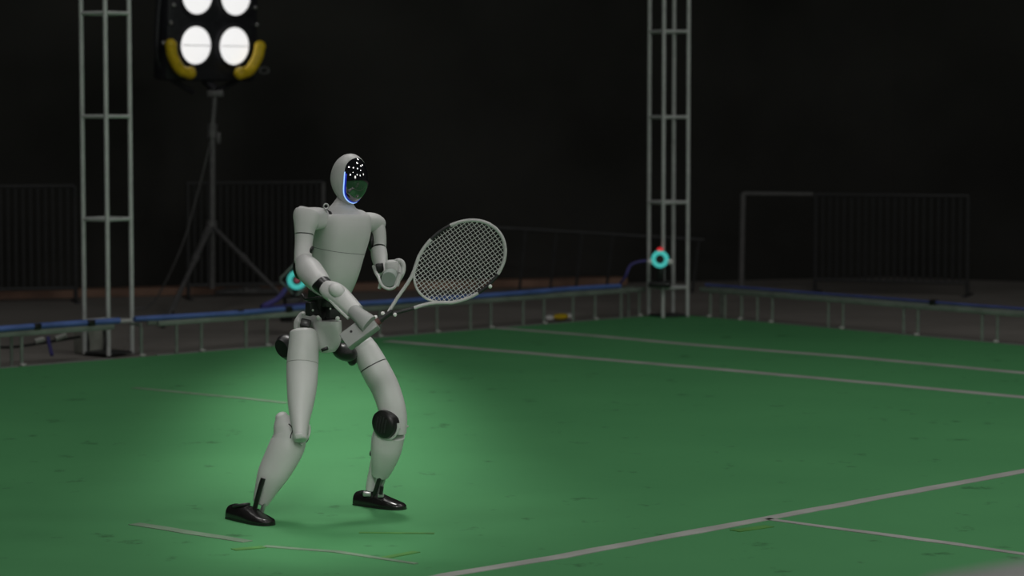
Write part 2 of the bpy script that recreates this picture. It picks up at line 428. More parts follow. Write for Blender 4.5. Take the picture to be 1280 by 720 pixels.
truss_rail(CC, dl, nl, 0.26, tl - 0.15, [0.31, 0.49, 0.74, 0.95, 1.22, 1.41, 1.70, 1.88, 2.17, 2.35, 2.65, 2.83, 3.10, 3.28, 3.54, 3.70, 4.03, 4.21, 4.46], 'long low truss rail behind the robot along the left court edge')
truss_rail(CC, dl, nl, tl + 0.16, tl + 3.0, [5.27, 5.42, 5.90, 6.05, 6.55], 'low truss rail at far left, left of the left tower')
truss_rail(CC, dr, nr, 0.26, 4.6, [0.36, 0.50, 0.66, 0.81, 0.95, 1.46, 1.59, 2.11, 2.23, 2.75, 2.87, 3.40, 3.52], 'low truss rail along the right court edge below the grey frame')

# blue cables on the rails, with black clips
def cable(name, pts, r, m, label, cat='cable', clips=(), clip_m='black', group=None):
    t = thing(name, label, cat, pts[len(pts) // 2], group)
    bm = BM(); tube(bm, pts, r, 8, k=4); obj('cord', bm, m, t)
    for c in clips:
        bm = BM(); box(bm, c, (0.045, 0.045, 0.032), ax=dl, ay=nl, bevel=0.005); obj('clip', bm, clip_m, t)
    return t
zt = 0.215
def lp(x, o=0.02, z=zt): q = CC + dl * x + nl * o; return (q.x, q.y, z)
def rp(x, o=0.02, z=zt): q = CC + dr * x + nr * o; return (q.x, q.y, z)
cable('blue_cable', [lp(0.5 + 0.4 * i, 0.02 + 0.012 * math.sin(i * 2.1), zt + 0.003 * math.sin(i * 1.3)) for i in range(11)], 0.016, 'blue_cable',
      'blue cable laid along the rail behind the robot', clips=[lp(3.75, 0.02), lp(3.38, 0.02)])
cable('blue_cable', [lp(tl + 0.12 + 0.4 * i, 0.02 + 0.012 * math.sin(i * 2.6), zt) for i in range(8)], 0.017, 'blue_cable',
      'blue cable with black clips on the far left rail', clips=[lp(tl + 0.32), lp(tl + 0.68)])
cable('blue_cable', [rp(0.3 + 0.45 * i, 0.03 + 0.01 * math.sin(i * 2.2), zt) for i in range(10)], 0.010, 'dull_blue_cable',
      'blue cable laid along the right rail', clips=[rp(2.35, 0.03)])

# ------------------------------------------------------------------ motion capture cameras
def mocap(loc, look, label, r=0.058, diamond=False, lens='black'):
    t = thing('tracking_camera', label, 'camera', loc, 'ring lit tracking cameras')
    loc = V(loc); f = V(look).normalized(); rt = f.cross(V((0, 0, 1))).normalized(); up = rt.cross(f)
    bm = BM(); box(bm, loc - f * 0.06, (0.10, 0.11, 0.10), ax=rt, ay=f, bevel=0.012); obj('housing', bm, 'black', t)
    bm = BM()
    tube(bm, ring_pts(loc, f, r * 0.73, 36), r * 0.27, 10, closed=True, ref=f); obj('light_ring', bm, 'teal', t)
    bm = BM(); disc(bm, loc - f * 0.002, f, r * 0.5, 0.02, edge=0.003); l = obj('lens', bm, 'dark', t)
    if lens != 'black':
        bm = BM(); disc(bm, loc + f * 0.010, f, r * 0.26, 0.01, edge=0.002); obj('lens_glow', bm, lens, l)
    return t, f, rt, up
cp = V((0.9941, 18.1000, 0.3986))
t, f, rt, up = mocap(cp, V((-0.15, -1, -0.06)), 'teal ring lit camera with red lamp on the far corner tower', r=0.060)
bm = BM(); ball(bm, cp + up * 0.062 - f * 0.01, 0.022, 0.02, 0.017); obj('status_lamp', bm, 'red_led', t)
for s in (-1, 1):
    bm = BM(); ball(bm, cp + rt * (0.068 * s) - up * 0.018 - f * 0.0, 0.020); obj('marker_ball', bm, 'white', t)
bm = BM(); box(bm, cp - up * 0.10 - f * 0.05, (0.05, 0.05, 0.14), ax=rt, ay=f, bevel=0.008); box(bm, cp - up * 0.17 - f * 0.02, (0.15, 0.12, 0.035), ax=rt, ay=f, bevel=0.008); obj('clamp', bm, 'black', t)
cable('camera_cable', [lp(0.42, 0.10, 0.215), (0.7655, 18.1500, 0.2823), (0.7976, 18.1500, 0.3525), (0.8622, 18.1500, 0.3795), (0.9446, 18.1800, 0.3831)], 0.009, 'purple_cable',
      'violet cable arching from the rail to the corner tower camera')
cp = V((-1.3543, 16.9500, 0.3349))
t, f, rt, up = mocap(cp, V((0.25, -1, -0.05)), 'teal ring lit camera half hidden behind the robot elbow', r=0.062, lens='pink_led')
bm = BM(); fr = [cp - f * 0.03 + (rt * x + up * y) * 0.108 for x, y in ((1, 0), (0, 1), (-1, 0), (0, -1))]
tube(bm, [fr[0].lerp(fr[1], 0.1), fr[0].lerp(fr[1], 0.9), fr[1].lerp(fr[2], 0.1), fr[1].lerp(fr[2], 0.9), fr[2].lerp(fr[3], 0.1), fr[2].lerp(fr[3], 0.9), fr[3].lerp(fr[0], 0.1), fr[3].lerp(fr[0], 0.9)], 0.007, 8, closed=True, ref=f)
obj('bracket', bm, 'truss_rail', t)
bm = BM(); box(bm, V((-1.3829, 16.9800, 0.1609)), (0.11, 0.10, 0.13), ax=rt, ay=f, bevel=0.012); box(bm, V((-1.4195, 16.9300, 0.1042)), (0.08, 0.06, 0.06), ax=rt, ay=f, bevel=0.01)
tube(bm, [cp - f * 0.05, V((-1.3829, 16.9800, 0.1609))], 0.018, 8); obj('clamp', bm, 'black', t)
cable('camera_cable', [lp(3.02, 0.12, 0.222), (-1.5462, 16.7800, 0.1712), (-1.4816, 16.9000, 0.2124), (-1.4404, 16.9500, 0.2542), (-1.4055, 17.0200, 0.3201)], 0.016, 'purple_cable',
      'violet cable rising from the rail to the camera behind the robot')

# ------------------------------------------------------------------ floodlight on its stand
SB = V((-2.10, 18.85, -0.012))
t = thing('light_stand', 'grey tripod light stand carrying the four lamp floodlight', 'light stand', SB)
jz = 0.575
def sp(px, py): return V((-2.0975, 18.8500, 0.4891))
bm = BM(); tube(bm, [V((SB.x, SB.y, 0.15)), V((SB.x + 0.012, SB.y, 1.30))], 0.023, 12); obj('mast', bm, 'stand', t)
bm = BM(); tube(bm, [V((SB.x + 0.012, SB.y, 1.28)), V((SB.x + 0.03, SB.y, 1.49))], 0.018, 12); obj('inner_mast', bm, 'stand', t)
bm = BM(); tube(bm, [V((SB.x + 0.008, SB.y, 1.20)), V((SB.x + 0.013, SB.y, 1.30))], 0.036, 12); box(bm, (SB.x + 0.055, SB.y - 0.01, 1.20), (0.03, 0.03, 0.08), bevel=0.008); obj('lock_collar', bm, 'stand', t)
bm = BM(); tube(bm, [V((SB.x, SB.y, jz - 0.04)), V((SB.x, SB.y, jz + 0.05))], 0.040, 12); obj('leg_hub', bm, 'stand', t)
for (ex, ey, ez) in ((-1.3372, 17.7035, 0.0000), (-2.3438, 18.5068, 0.0000), (-2.2627, 17.4510, 0.0000)):
    e = V((ex, ey, -0.002)); top_ = V((SB.x, SB.y, jz)) + (e - V((SB.x, SB.y, 0))).normalized() * 0.04
    bm = BM(); tube(bm, [top_, e], 0.015, 8); lg = obj('leg', bm, 'stand', t)
    m1 = top_.lerp(e, 0.30); m2 = top_.lerp(e, 0.36)
    bm = BM(); tube(bm, [m1, m2], 0.022, 8); obj('leg_clamp', bm, 'stand', lg)
    bm = BM(); ball(bm, e + V((0, 0, 0.012)), 0.022, 0.022, 0.014); obj('rubber_foot', bm, 'black', lg)
bm = BM(); box(bm, (SB.x + 0.035, SB.y, 1.510), (0.11, 0.06, 0.045), bevel=0.006); obj('head_plate', bm, 'stand', t)
# guy cable from mast to floor
cable('power_cable', [V((SB.x + 0.0, SB.y - 0.02, 1.18)), V((SB.x - 0.10, SB.y, 0.80)), V((SB.x - 0.22, SB.y + 0.02, 0.42)), V((SB.x - 0.42, SB.y + 0.1, 0.05)), V((SB.x - 0.55, SB.y + 0.1, 0.0))], 0.006, 'stand',
      'thin dark cable slanting from the light stand mast down to the floor')
HC = V((-2.0553, 18.8000, 2.0134))
t = thing('floodlight', 'black floodlight head with four lit round lamps and yellow handles', 'floodlight', HC)
fy = V((math.sin(math.radians(45)), -math.cos(math.radians(45)), -0.06)).normalized()
hx = V((0, 0, 1)).cross(fy).normalized()
hz = fy.cross(hx)
hx = -hx if hx.x < 0 else hx; hz = -hz if hz.z < 0 else hz
bm = BM(); box(bm, HC - fy * 0.10, (0.80, 0.16, 0.84), ax=hx, ay=fy, bevel=0.03); obj('housing', bm, 'lamp_body', t)
for i, (u, vv) in enumerate(((-0.170, -0.172), (0.170, -0.172), (-0.170, 0.172), (0.170, 0.172))):
    c = HC + hx * u + hz * vv
    bm = BM(); tube(bm, ring_pts(c + fy * 0.0, fy, 0.140, 40), 0.012, 8, closed=True, ref=fy); rim = obj('lamp_rim', bm, 'lamp_body', t)
    bm = BM(); loft(bm, [(c - fy * 0.02, 0.131, 0.131), (c + fy * 0.004, 0.131, 0.131), (c + fy * 0.018, 0.09, 0.09), (c + fy * 0.022, 0.02, 0.02)], ref=(0, 0, 1), k=1, seg=36); obj('lens', bm, 'lamp', rim)
    bm = BM(); box(bm, c + fy * 0.024, (0.25, 0.004, 0.004), ax=hx, ay=fy); obj('lens_bar', bm, 'dark', rim)
for s in (-1, 1):
    c0 = HC + hx * (0.335 if s > 0 else -0.41) + fy * 0.06 - hz * 0.27
    pp = [c0 + hz * 0.10 + hx * s * 0.02, c0 + hz * 0.02 + hx * s * 0.0, c0 - hz * 0.07 - hx * s * 0.07, c0 - hz * 0.09 - hx * s * 0.15]
    bm = BM(); tube(bm, pp, 0.040, 10, k=4, ref=fy); ball(bm, pp[0], 0.042); ball(bm, pp[-1], 0.045); obj('handle', bm, 'yellow', t)
    for (u, vv, rr) in ((0.36, 0.10, 0.014), (0.38, -0.02, 0.014), (0.44, -0.16, 0.016)):
        bm = BM(); ball(bm, HC + hx * (s * u) + hz * vv + fy * -0.01, rr); obj('bolt', bm, 'steel', t)
    bm = BM(); tube(bm, [HC + hx * s * 0.40 + hz * 0.3 - fy * 0.1, HC + hx * s * 0.43 - hz * 0.1 - fy * 0.1, HC + hx * s * 0.38 - hz * 0.35 - fy * 0.1, HC + hx * s * 0.1 - hz * 0.50 - fy * 0.1], 0.018, 8, k=3); obj('yoke', bm, 'lamp_body', t)
bm = BM(); tube(bm, ring_pts(HC + hx * 0.45 - hz * 0.34, fy, 0.022, 24, r2=0.042), 0.008, 8, closed=True, ref=fy); obj('cable_loop', bm, 'stand', t)
bm = BM(); tube(bm, [HC - hz * 0.42 - fy * 0.1, V((SB.x + 0.035, SB.y, 1.536))], 0.03, 10); obj('yoke_stem', bm, 'lamp_body', t)

# ------------------------------------------------------------------ crowd barriers and frames by the wall
def barrier(p0, p1, h, nbars, label, m='bar_dark', top=True, endm=None, r=0.0125):
    p0, p1 = V(p0), V(p1)
    t = thing('crowd_barrier', label, 'barrier', p0, 'dark barred barriers by the back wall')
    d = (p1 - p0); L = d.length; d.normalize()
    bm = BM(); tube(bm, [p0 + V((0, 0, h)), p1 + V((0, 0, h))], r * 1.1, 8); obj('top_rail', bm, m, t)
    bm = BM(); tube(bm, [p0 + V((0, 0, 0.10)), p1 + V((0, 0, 0.10))], r * 1.1, 8); obj('bottom_rail', bm, m, t)
    for q, mm in ((p0, m), (p1, endm or m)):
        bm = BM(); tube(bm, [q + V((0, 0, 0.0)), q + V((0, 0, h))], r * 1.25, 8); obj('end_post', bm, mm, t)
        bm = BM(); box(bm, q + V((0, 0, 0.0)), (0.04, 0.40, 0.02), ax=d, ay=V((-d.y, d.x, 0)), bevel=0.004); obj('foot', bm, m, t)
    first = None
    for i in range(nbars):
        x = L * (i + 1) / (nbars + 1)
        if first is None:
            x0 = x; bm = BM(); tube(bm, [p0 + d * x + V((0, 0, 0.10)), p0 + d * x + V((0, 0, h))], r * 0.85, 6); first = obj('bar', bm, m, t)
        else: copy_part(first, d * (x - x0), t)
    return t
zc = -0.012
def gz(p): return (p[0], p[1], zc)
barrier((-4.40, 19.45, zc), (-3.20, 19.75, zc), 0.85, 22, 'charcoal barred barrier at the far left behind the left tower')
barrier((-2.41, 20.05, zc), (-1.42, 20.30, zc), 0.86, 20, 'charcoal barred barrier behind the light stand', endm='frame_post')
barrier((2.33, 20.70, zc), (3.44, 20.35, zc), 0.755, 20, 'charcoal barred barrier at the right beside the pale frame')
# pale frame left of the right barrier
t = thing('metal_frame', 'pale grey upright metal frame joined to the right barrier', 'frame', (1.775, 20.85, zc))
bm = BM(); tube(bm, [V((1.775, 20.85, zc)), V((1.785, 20.85, 0.745))], 0.022, 10); obj('post', bm, 'frame_post', t)
bm = BM(); tube(bm, [V((1.785, 20.85, 0.745)), V((2.31, 20.70, 0.745))], 0.016, 10); obj('top_bar', bm, 'frame_post', t)
bm = BM(); box(bm, (1.775, 20.85, 0.0), (0.06, 0.30, 0.022), bevel=0.004); obj('foot', bm, 'frame_post', t)
# low dark rail behind the racket
t = thing('low_railing', 'dark low railing between the racket and the corner tower', 'railing', (0.3, 20.6, zc))
A, B = V((-0.4841, 20.4000, 0.5244)), V((1.4742, 20.7000, 0.3938))
bm = BM(); tube(bm, [A, B], 0.014, 8); obj('top_bar', bm, 'dark_truss', t)
for q in (0.14, 0.30, 0.42, 0.52, 0.64, 0.98):
    p = A.lerp(B, q); bm = BM(); tube(bm, [p, V((p.x - 0.05, p.y, zc))], 0.011, 8); obj('post', bm, 'dark_truss', t)

# ------------------------------------------------------------------ things on the hall floor
def crumple(bm, c, ax, lx, ly, lz, n=26, m=8):
    ax = V(ax).normalized(); ay = V((-ax.y, ax.x, 0)); rows = []
    for i in range(n):
        row = []
        for j in range(m):
            u, v = i / (n - 1), j / (m - 1)
            hgt = (math.sin(PI * v) ** 0.6) * (math.sin(PI * u) ** 0.4) * lz * (0.6 + 0.8 * abs(noise.noise(V((u * 7, v * 3, 3.1)))))
            p = V(c) + ax * ((u - 0.5) * lx) + ay * ((v - 0.5) * ly * (0.7 + 0.5 * noise.noise(V((u * 4, 1.7, v))))) + V((0, 0, hgt))
            row.append(bm.verts.new(p))
        rows.append(row)
    for i in range(n - 1):
        for j in range(m - 1): bm.faces.new((rows[i][j], rows[i + 1][j], rows[i + 1][j + 1], rows[i][j + 1]))
bm = BM(); crumple(bm, (-2.0245, 20.5226, 0.0000), (1, 0.25, 0), 0.50, 0.20, 0.06); o = obj('plastic_sheet', bm, 'plastic_sheet', loc=(-2.0384, 20.6632, -0.0100)); tag(o, 'crumpled pale plastic sheet lying on the floor by the light stand', 'sheet')
for px, wrd in ((187, 'leftmost of'), (197, 'rightmost of')):
    pass
for p, lb in (((-2.7851, 20.6913, -0.0120), 'small pale bottle by the back wall, left one of the pair'), ((-2.7174, 20.6913, -0.0120), 'small pale bottle by the back wall, right one of the pair')):
    t = thing('bottle', lb, 'bottle', p, 'two pale bottles by the back wall'); c = V(p)
    bm = BM(); loft(bm, [(c, 0.024, 0.024), (c + V((0, 0, 0.055)), 0.026, 0.026), (c + V((0, 0, 0.075)), 0.012, 0.012), (c + V((0, 0, 0.085)), 0.012, 0.012)], k=1, seg=14); obj('body', bm, 'plastic_sheet', t)
    bm = BM(); loft(bm, [(c + V((0, 0, 0.085)), 0.014, 0.014), (c + V((0, 0, 0.1)), 0.014, 0.014)], k=1, seg=14); obj('cap', bm, 'white', t)
# junction box at the foot of the left tower
bc = V((-2.3974, 15.6122, 0.0000)); bc = bc + nl * 0.10
t = thing('junction_box', 'grey green junction box at the foot of the left tower', 'box', (bc.x, bc.y, zc))
bm = BM(); box(bm, (bc.x, bc.y, 0.078), (0.13, 0.13, 0.17), ax=dl, ay=nl, bevel=0.008); obj('body', bm, 'box', t)
bm = BM(); box(bm, (bc.x, bc.y, 0.172), (0.15, 0.15, 0.02), ax=dl, ay=nl, bevel=0.005); obj('lid', bm, 'purple_cable', t)
cq = V((bc.x, bc.y, 0)) - nl * 0.072
bm = BM(); tube(bm, [cq + dl * 0.08 + V((0, 0, 0.16)), cq + dl * 0.075 - nl * 0.02 + V((0, 0, 0.08)), cq + dl * 0.07 - nl * 0.01 + V((0, 0, 0.0))], 0.010, 8, k=4); obj('lead', bm, 'black_cable', t)
bm = BM(); tube(bm, [cq - dl * 0.055 + V((0, 0, 0.15)), cq - dl * 0.06 - nl * 0.015 + V((0, 0, 0.08)), cq - dl * 0.055 - nl * 0.01 + V((0, 0, 0.0))], 0.010, 8, k=4); obj('lead', bm, 'black_cable', t)
# cable connectors hanging in the far left rail
def pc(px, py): return V((-2.6054, 15.1000, 0.1201))
t = thing('cable_connector', 'pale cable connectors with violet lead hanging inside the left rail', 'connector', (-2.6283, 15.1800, 0.1130))
bm = BM(); tube(bm, [(-2.9011, 15.0000, 0.0886), (-2.8044, 15.0800, 0.0813), (-2.7136, 15.1500, 0.0885), (-2.5775, 15.2000, 0.1067), (-2.4577, 15.3000, 0.1206)], 0.008, 8, k=4); obj('lead', bm, 'black_cable', t)
for a, b in (((-2.6863, 15.1500, 0.1066), (-2.6400, 15.1700, 0.1184)), ((-2.5820, 15.2000, 0.1157), (-2.5295, 15.2400, 0.1349))):
    bm = BM(); tube(bm, [a, b], 0.017, 10); obj('plug', bm, 'foot_pad', t)
bm = BM(); tube(bm, [(-2.6190, 15.1800, 0.1311), (-2.6072, 15.1600, 0.0830), (-2.5874, 15.1200, 0.0325)], 0.011, 8, k=3); obj('loose_end', bm, 'purple_cable', t)
# yellow strap on the rail foot near the far corner
c = V((0.3258, 17.9635, 0.0000)) - nl * 0.0
t = thing('strap_roll', 'small yellow strap roll with pale ends at the foot of the far rail', 'strap', c)
bm = BM(); ball(bm, c + V((0, 0, 0.022)), 0.065, 0.035, 0.022, ax=-dl, ay=nl); obj('roll', bm, 'yellow', t)
for s, e in ((-1, 0.085), (1, 0.105)):
    bm = BM(); ball(bm, c - dl * (e * -s) + V((0, 0, 0.02)), 0.034, 0.026, 0.02, ax=dl, ay=nl); obj('buckle', bm, 'white', t)
# out of focus grey case close to the camera at the lower right
cd, cn = V((math.cos(math.radians(40)), math.sin(math.radians(40)), 0)), V((math.sin(math.radians(40)), -math.cos(math.radians(40)), 0))
cc = V((0.44, 2.93, 0)) + cd * 0.30 + cn * 0.22
t = thing('equipment_case', 'blurred tall grey equipment case in the near lower right corner', 'case', cc)
bm = BM(); box(bm, cc + V((0, 0, 0.455)), (0.60, 0.44, 0.83), ax=cd, ay=cn, bevel=0.02); obj('body', bm, 'case', t)
bm = BM(); box(bm, cc + V((0, 0, 0.905)), (0.61, 0.45, 0.07), ax=cd, ay=cn, bevel=0.02); obj('lid', bm, 'case', t)
for u in (-0.25, 0.25):
    for v_ in (-0.17, 0.17):
        bm = BM(); disc(bm, cc + cd * u + cn * v_ + V((0, 0, 0.0225)), cd, 0.0225, 0.03, seg=16, ref=(0, 0, 1)); obj('caster', bm, 'black', t)

# ================================================================== the robot
ROB = V((-0.68, 9.45, 0.0))
robot = thing('humanoid_robot', 'white grey humanoid robot with black visor crouching on the green court', 'robot', ROB)
S = 1 / 355.5                      # metres per unit of the working drawing
X = V((1, 0, 0))
yaw = math.radians(45)
F = V((math.sin(yaw), -math.cos(yaw), 0)); R = V((-math.cos(yaw), -math.sin(yaw), 0)); U = V((0, 0, 1))   # forward, robot's right, up
def limb(name, secs, m, t0=0.0, t1=1.0, dome0=0.0, dome1=0.0, ref=X, power=2.2, inset=1.0, parent=robot, k=14, seg=28, label=None):
    bm = BM(); loft(bm, [(p, a * S, b * S) for p, a, b in secs], ref=ref, k=k, seg=seg, power=power, dome0=dome0 * S, dome1=dome1 * S, t0=t0, t1=t1, inset=inset)
    o = obj(name, bm, m, parent)
    if label: o['label'] = label
    return o

# ---- torso: broad chest narrowing to the waist
def slab(p, half, dep): return (p, half, dep)
tor = [((-0.5970, 9.4650, 1.0694), 20, 14), ((-0.5962, 9.4650, 1.0610), 34, 23), ((-0.5961, 9.4630, 1.0400), 38, 28), ((-0.5998, 9.4600, 0.9952), 36, 30), ((-0.6093, 9.4600, 0.9334), 32.5, 28),
       ((-0.6189, 9.4600, 0.8715), 29, 26), ((-0.6327, 9.4650, 0.8148), 25.5, 23.5), ((-0.6430, 9.4700, 0.7807), 22, 21)]
limb('torso', tor, 'shell', k=36, t0=0.0, t1=0.565, ref=R, power=2.7, seg=40, dome0=2)
limb('abdomen_shell', tor, 'shell', k=36, t0=0.569, t1=1.0, ref=R, power=2.7, seg=40, dome1=3)
limb('torso_core', tor, 'dark', t0=0.1, t1=0.97, ref=R, power=2.7, inset=0.975, seg=32)
# neck
limb('neck', [((-0.5869, 9.4750, 1.1294), 8.5, 8.5), ((-0.5884, 9.4750, 1.1126), 10, 10.5), ((-0.5907, 9.4750, 1.0985), 13, 12.5), ((-0.5921, 9.4730, 1.0845), 18, 15), ((-0.5925, 9.4700, 1.0706), 25, 18), ((-0.5926, 9.4700, 1.0566), 33, 21)], 'shell', ref=R)
limb('neck_joint', [((-0.5779, 9.4650, 1.1298), 6.5, 7), ((-0.5774, 9.4550, 1.1021), 6.8, 7.5)], 'dark', ref=R, k=1)
# lifting rings on the shoulders
for p, tg in (((-0.6452, 9.3600, 1.0946), (0.3, -1, 0)), ((-0.5522, 9.5500, 1.0687), (0.3, -1, 0))):
    p = V(p); bm = BM(); tube(bm, ring_pts(p, tg, 0.0085, 24), 0.003, 8, closed=True, ref=tg); tube(bm, [p - U * 0.008, p - U * 0.022], 0.004, 8); obj('lifting_ring', bm, 'steel', robot)

# ---- head
HCn = V((-0.5669, 9.4500, 1.1863)); hyaw = math.radians(42)
hf0 = V((math.sin(hyaw), -math.cos(hyaw), 0)); hr = V((-math.cos(hyaw), -math.sin(hyaw), 0))
tilt = math.radians(6); hf = (hf0 * math.cos(tilt) - U * math.sin(tilt)); hu = (U * math.cos(tilt) + hf0 * math.sin(tilt))
RU0, RU1, RV, RW = 0.073, 0.073, 0.061, 0.0865
def head_pt(u, v, w, grow=0.0):
    return HCn + hf * u + hr * v + hu * w
def egg(dirv, grow=0.0):
    du, dv, dw = dirv
    low = max(0.0, -dw)
    nar = 1 - 0.20 * low ** 1.6
    x = du * ((RU1 if du > 0 else RU0) * (1 - (0.26 if du < 0 else 0.02) * low ** 1.5) + grow); y = dv * (RV * nar + grow); z = dw * (RW + grow)
    if du < 0: x += 0.0
    return x, y, z
# the visor opening is an oval of directions from the middle of the head
AZ, EL_T, EL_B = math.radians(63), math.radians(66), math.radians(-70)
NA = 96
def vdir(a, sc=1.0):
    ce, he = (EL_T + EL_B) / 2, (EL_T - EL_B) / 2
    be = ce + he * sc * math.sin(a); al = AZ * sc * math.cos(a) * (1 + 0.7 * max(0.0, -math.sin(be)) ** 2 + 0.6 * max(0.0, math.sin(be)) ** 2)
    return V((math.cos(be) * math.cos(al), math.cos(be) * math.sin(al), math.sin(be)))
def hp(d, g=0.0): return head_pt(*egg(d, g))
bm = BM(); rings = []
for q in range(31):
    sc = max(1 - q / 30.0, 0.012); rings.append([hp(vdir(2 * PI * j / NA, sc), 0.0) for j in range(NA)])
rings_to_bm(bm, rings, cap0=False); obj('visor', bm, 'visor', robot)
# hood: from the visor rim round to the back of the head
bm = BM(); backd = V((-1, 0, 0.05)).normalized()
rings = [[hp(vdir(2 * PI * j / NA, 0.97), -0.004) for j in range(NA)]]
for q in range(19):
    t_ = q / 18 * 0.985; g = 0.0008 + 0.0022 * min(1.0, q / 4)
    rings.append([hp(vdir(2 * PI * j / NA, 1.0).slerp(backd, t_), g) for j in range(NA)])
rings_to_bm(bm, rings, cap0=False); obj('head_hood', bm, 'shell', robot)
# light ring along the rim: bright lower right side of the face, deeper blue inside
a0, a1 = math.radians(-116), math.radians(20)
bm = BM(); tube(bm, [hp(vdir(a0 + (a1 - a0) * i / 48, 0.975), 0.0008) for i in range(49)], 0.0019, 8, ref=hf); obj('light_ring', bm, 'ring', robot)
bm = BM(); tube(bm, [hp(vdir(math.radians(-125) + math.radians(143) * i / 56, 0.905), -0.0028) for i in range(57)], 0.0046, 8, ref=hf); obj('light_ring_inner', bm, 'blue_led', robot)

# ---- shoulders and arms
# right (nearer the camera, at the left of the picture)
limb('shoulder', [((-0.6677, 9.4200, 1.0475), 12, 13), ((-0.6791, 9.3850, 1.0518), 13.5, 15), ((-0.6932, 9.3500, 1.0520), 14, 16), ((-0.7076, 9.3200, 1.0491), 13, 16)], 'shell', ref=U, power=3.0)
limb('shoulder_joint', [((-0.6611, 9.4250, 1.0445), 12.6, 15.2), ((-0.6700, 9.4050, 1.0468), 13.8, 16.2)], 'dark', ref=U, power=3.0, k=1)
ra = [((-0.7047, 9.3200, 1.0851), 11, 12), ((-0.7061, 9.3200, 1.0796), 14, 14), ((-0.7085, 9.3150, 1.0659), 16.4, 15.5), ((-0.7110, 9.3100, 1.0440), 15.6, 15.5), ((-0.7149, 9.3050, 1.0194), 13.0, 14.5), ((-0.7166, 9.3000, 0.9976), 11.6, 13.5), ((-0.7182, 9.2900, 0.9649), 10.8, 12.5), ((-0.7186, 9.2750, 0.9327), 11.0, 12), ((-0.7162, 9.2600, 0.9060), 11.5, 12)]
limb('shoulder_cup', ra, 'shell', t0=0.0, t1=0.62, power=2.8, dome0=0.6)
limb('upper_arm', ra, 'shell', t0=0.637, t1=1.0, dome1=4, power=2.5)
limb('arm_core', ra, 'dark', t0=0.1, t1=0.98, inset=0.93)
bm = BM(); ball(bm, (-0.7322, 9.2700, 0.8916), 0.022, 0.026, 0.046, ax=X, ay=F); obj('elbow_joint', bm, 'black', robot)
bm = BM(); ball(bm, (-0.6941, 9.2800, 0.9406), 0.009, 0.03, 0.022, ax=(1, 0, -0.5), ay=F); obj('elbow_joint', bm, 'black', robot)
PD = V((0.62, 0, 0.78))
limb('forearm', [((-0.7105, 9.2400, 0.9072), 11.5, 12), ((-0.6939, 9.2000, 0.8849), 15.5, 15), ((-0.6713, 9.1500, 0.8636), 15, 15), ((-0.6515, 9.1000, 0.8492), 13, 13.5), ((-0.6454, 9.0900, 0.8431), 12, 12.5)], 'shell', ref=PD, dome0=7, dome1=0)
limb('wrist_band', [((-0.6528, 9.1000, 0.8506), 11.5, 12), ((-0.6231, 9.0600, 0.8290), 10.5, 11)], 'black', ref=PD, k=1)
limb('hand', [((-0.6245, 9.0600, 0.8303), 9.5, 10), ((-0.6070, 9.0400, 0.8223), 12, 12), ((-0.5843, 9.0200, 0.8129), 12.5, 12.5), ((-0.5590, 9.0000, 0.7929), 11.5, 12), ((-0.5339, 8.9800, 0.7703), 10.5, 11), ((-0.5213, 8.9700, 0.7577), 10, 10.5)], 'shell', ref=PD, dome0=3, dome1=0, power=2.4)
bm = BM(); ball(bm, (-0.5850, 8.9900, 0.8285), 0.030, 0.026, 0.024, ax=(1, 0, -0.7), ay=(0, 1, 0)); obj('thumb', bm, 'shell', robot)
# rim along the underside of the hand
bm = BM(); tube(bm, [(-0.6218, 9.0200, 0.8129), (-0.6045, 9.0000, 0.7929), (-0.5766, 8.9800, 0.7650), (-0.5438, 8.9650, 0.7367)], 0.0062, 8, k=4); obj('hand_rim', bm, 'shell', robot)
limb('wrist_tube', [((-0.5309, 8.9750, 0.7653), 9.2, 9.2), ((-0.5106, 8.9450, 0.7503), 9.0, 9.0), ((-0.4878, 8.9150, 0.7341), 10.5, 8.5), ((-0.4740, 8.9050, 0.7230), 11.5, 7)], 'shell_grey', ref=PD, k=3)
# clamp box that holds the racket grip
ga = (V((-0.4408, 8.9300, 0.7342)) - V((-0.5526, 8.9300, 0.6516))).normalized()
gc = V((-0.5049, 8.9350, 0.6951))
gn = (V((0, -1, 0)) + 0.5 * V((-0.58, 0, 0.81))); gn = (gn - ga * gn.dot(ga)).normalized(); gp = gn.cross(ga)
bm = BM(); box(bm, gc, (0.122, 0.060, 0.040), ax=ga, ay=gp, bevel=0.004); cl = obj('racket_clamp', bm, 'shell_grey', robot)
for q in (-0.022, 0.022):
    bm = BM(); disc(bm, gc + ga * q + gp * 0.010 + gn * 0.0205, gn, 0.0042, 0.004, seg=14); obj('bolt', bm, 'dark', cl)

# left arm (farther from the camera)
limb('shoulder', [((-0.5495, 9.5500, 1.0319), 11, 13), ((-0.5200, 9.5800, 1.0306), 12.2, 15), ((-0.4988, 9.6100, 1.0264), 12.5, 15), ((-0.4827, 9.6300, 1.0183), 11.5, 14)], 'shell', ref=U, dome0=1, dome1=6)
la = [((-0.4850, 9.6200, 1.0302), 9.5, 12), ((-0.4761, 9.6100, 0.9936), 9.5, 12), ((-0.4729, 9.6000, 0.9598), 9.2, 11), ((-0.4725, 9.5900, 0.9375), 9.0, 10.5), ((-0.4716, 9.5700, 0.9159), 11.0, 11), ((-0.4678, 9.5500, 0.8943), 10.5, 11)]
limb('shoulder_cup', la, 'shell', t0=0.0, t1=0.60, dome0=6)
limb('upper_arm', [((-0.4734, 9.5800, 0.9281), 10.3, 11), ((-0.4697, 9.5600, 0.9051), 10.3, 11.5), ((-0.4613, 9.5300, 0.8728), 7.8, 10), ((-0.4486, 9.5000, 0.8464), 5, 8)], 'shell', dome1=2)
limb('arm_core', la, 'dark', t0=0.1, t1=0.9, inset=0.90)
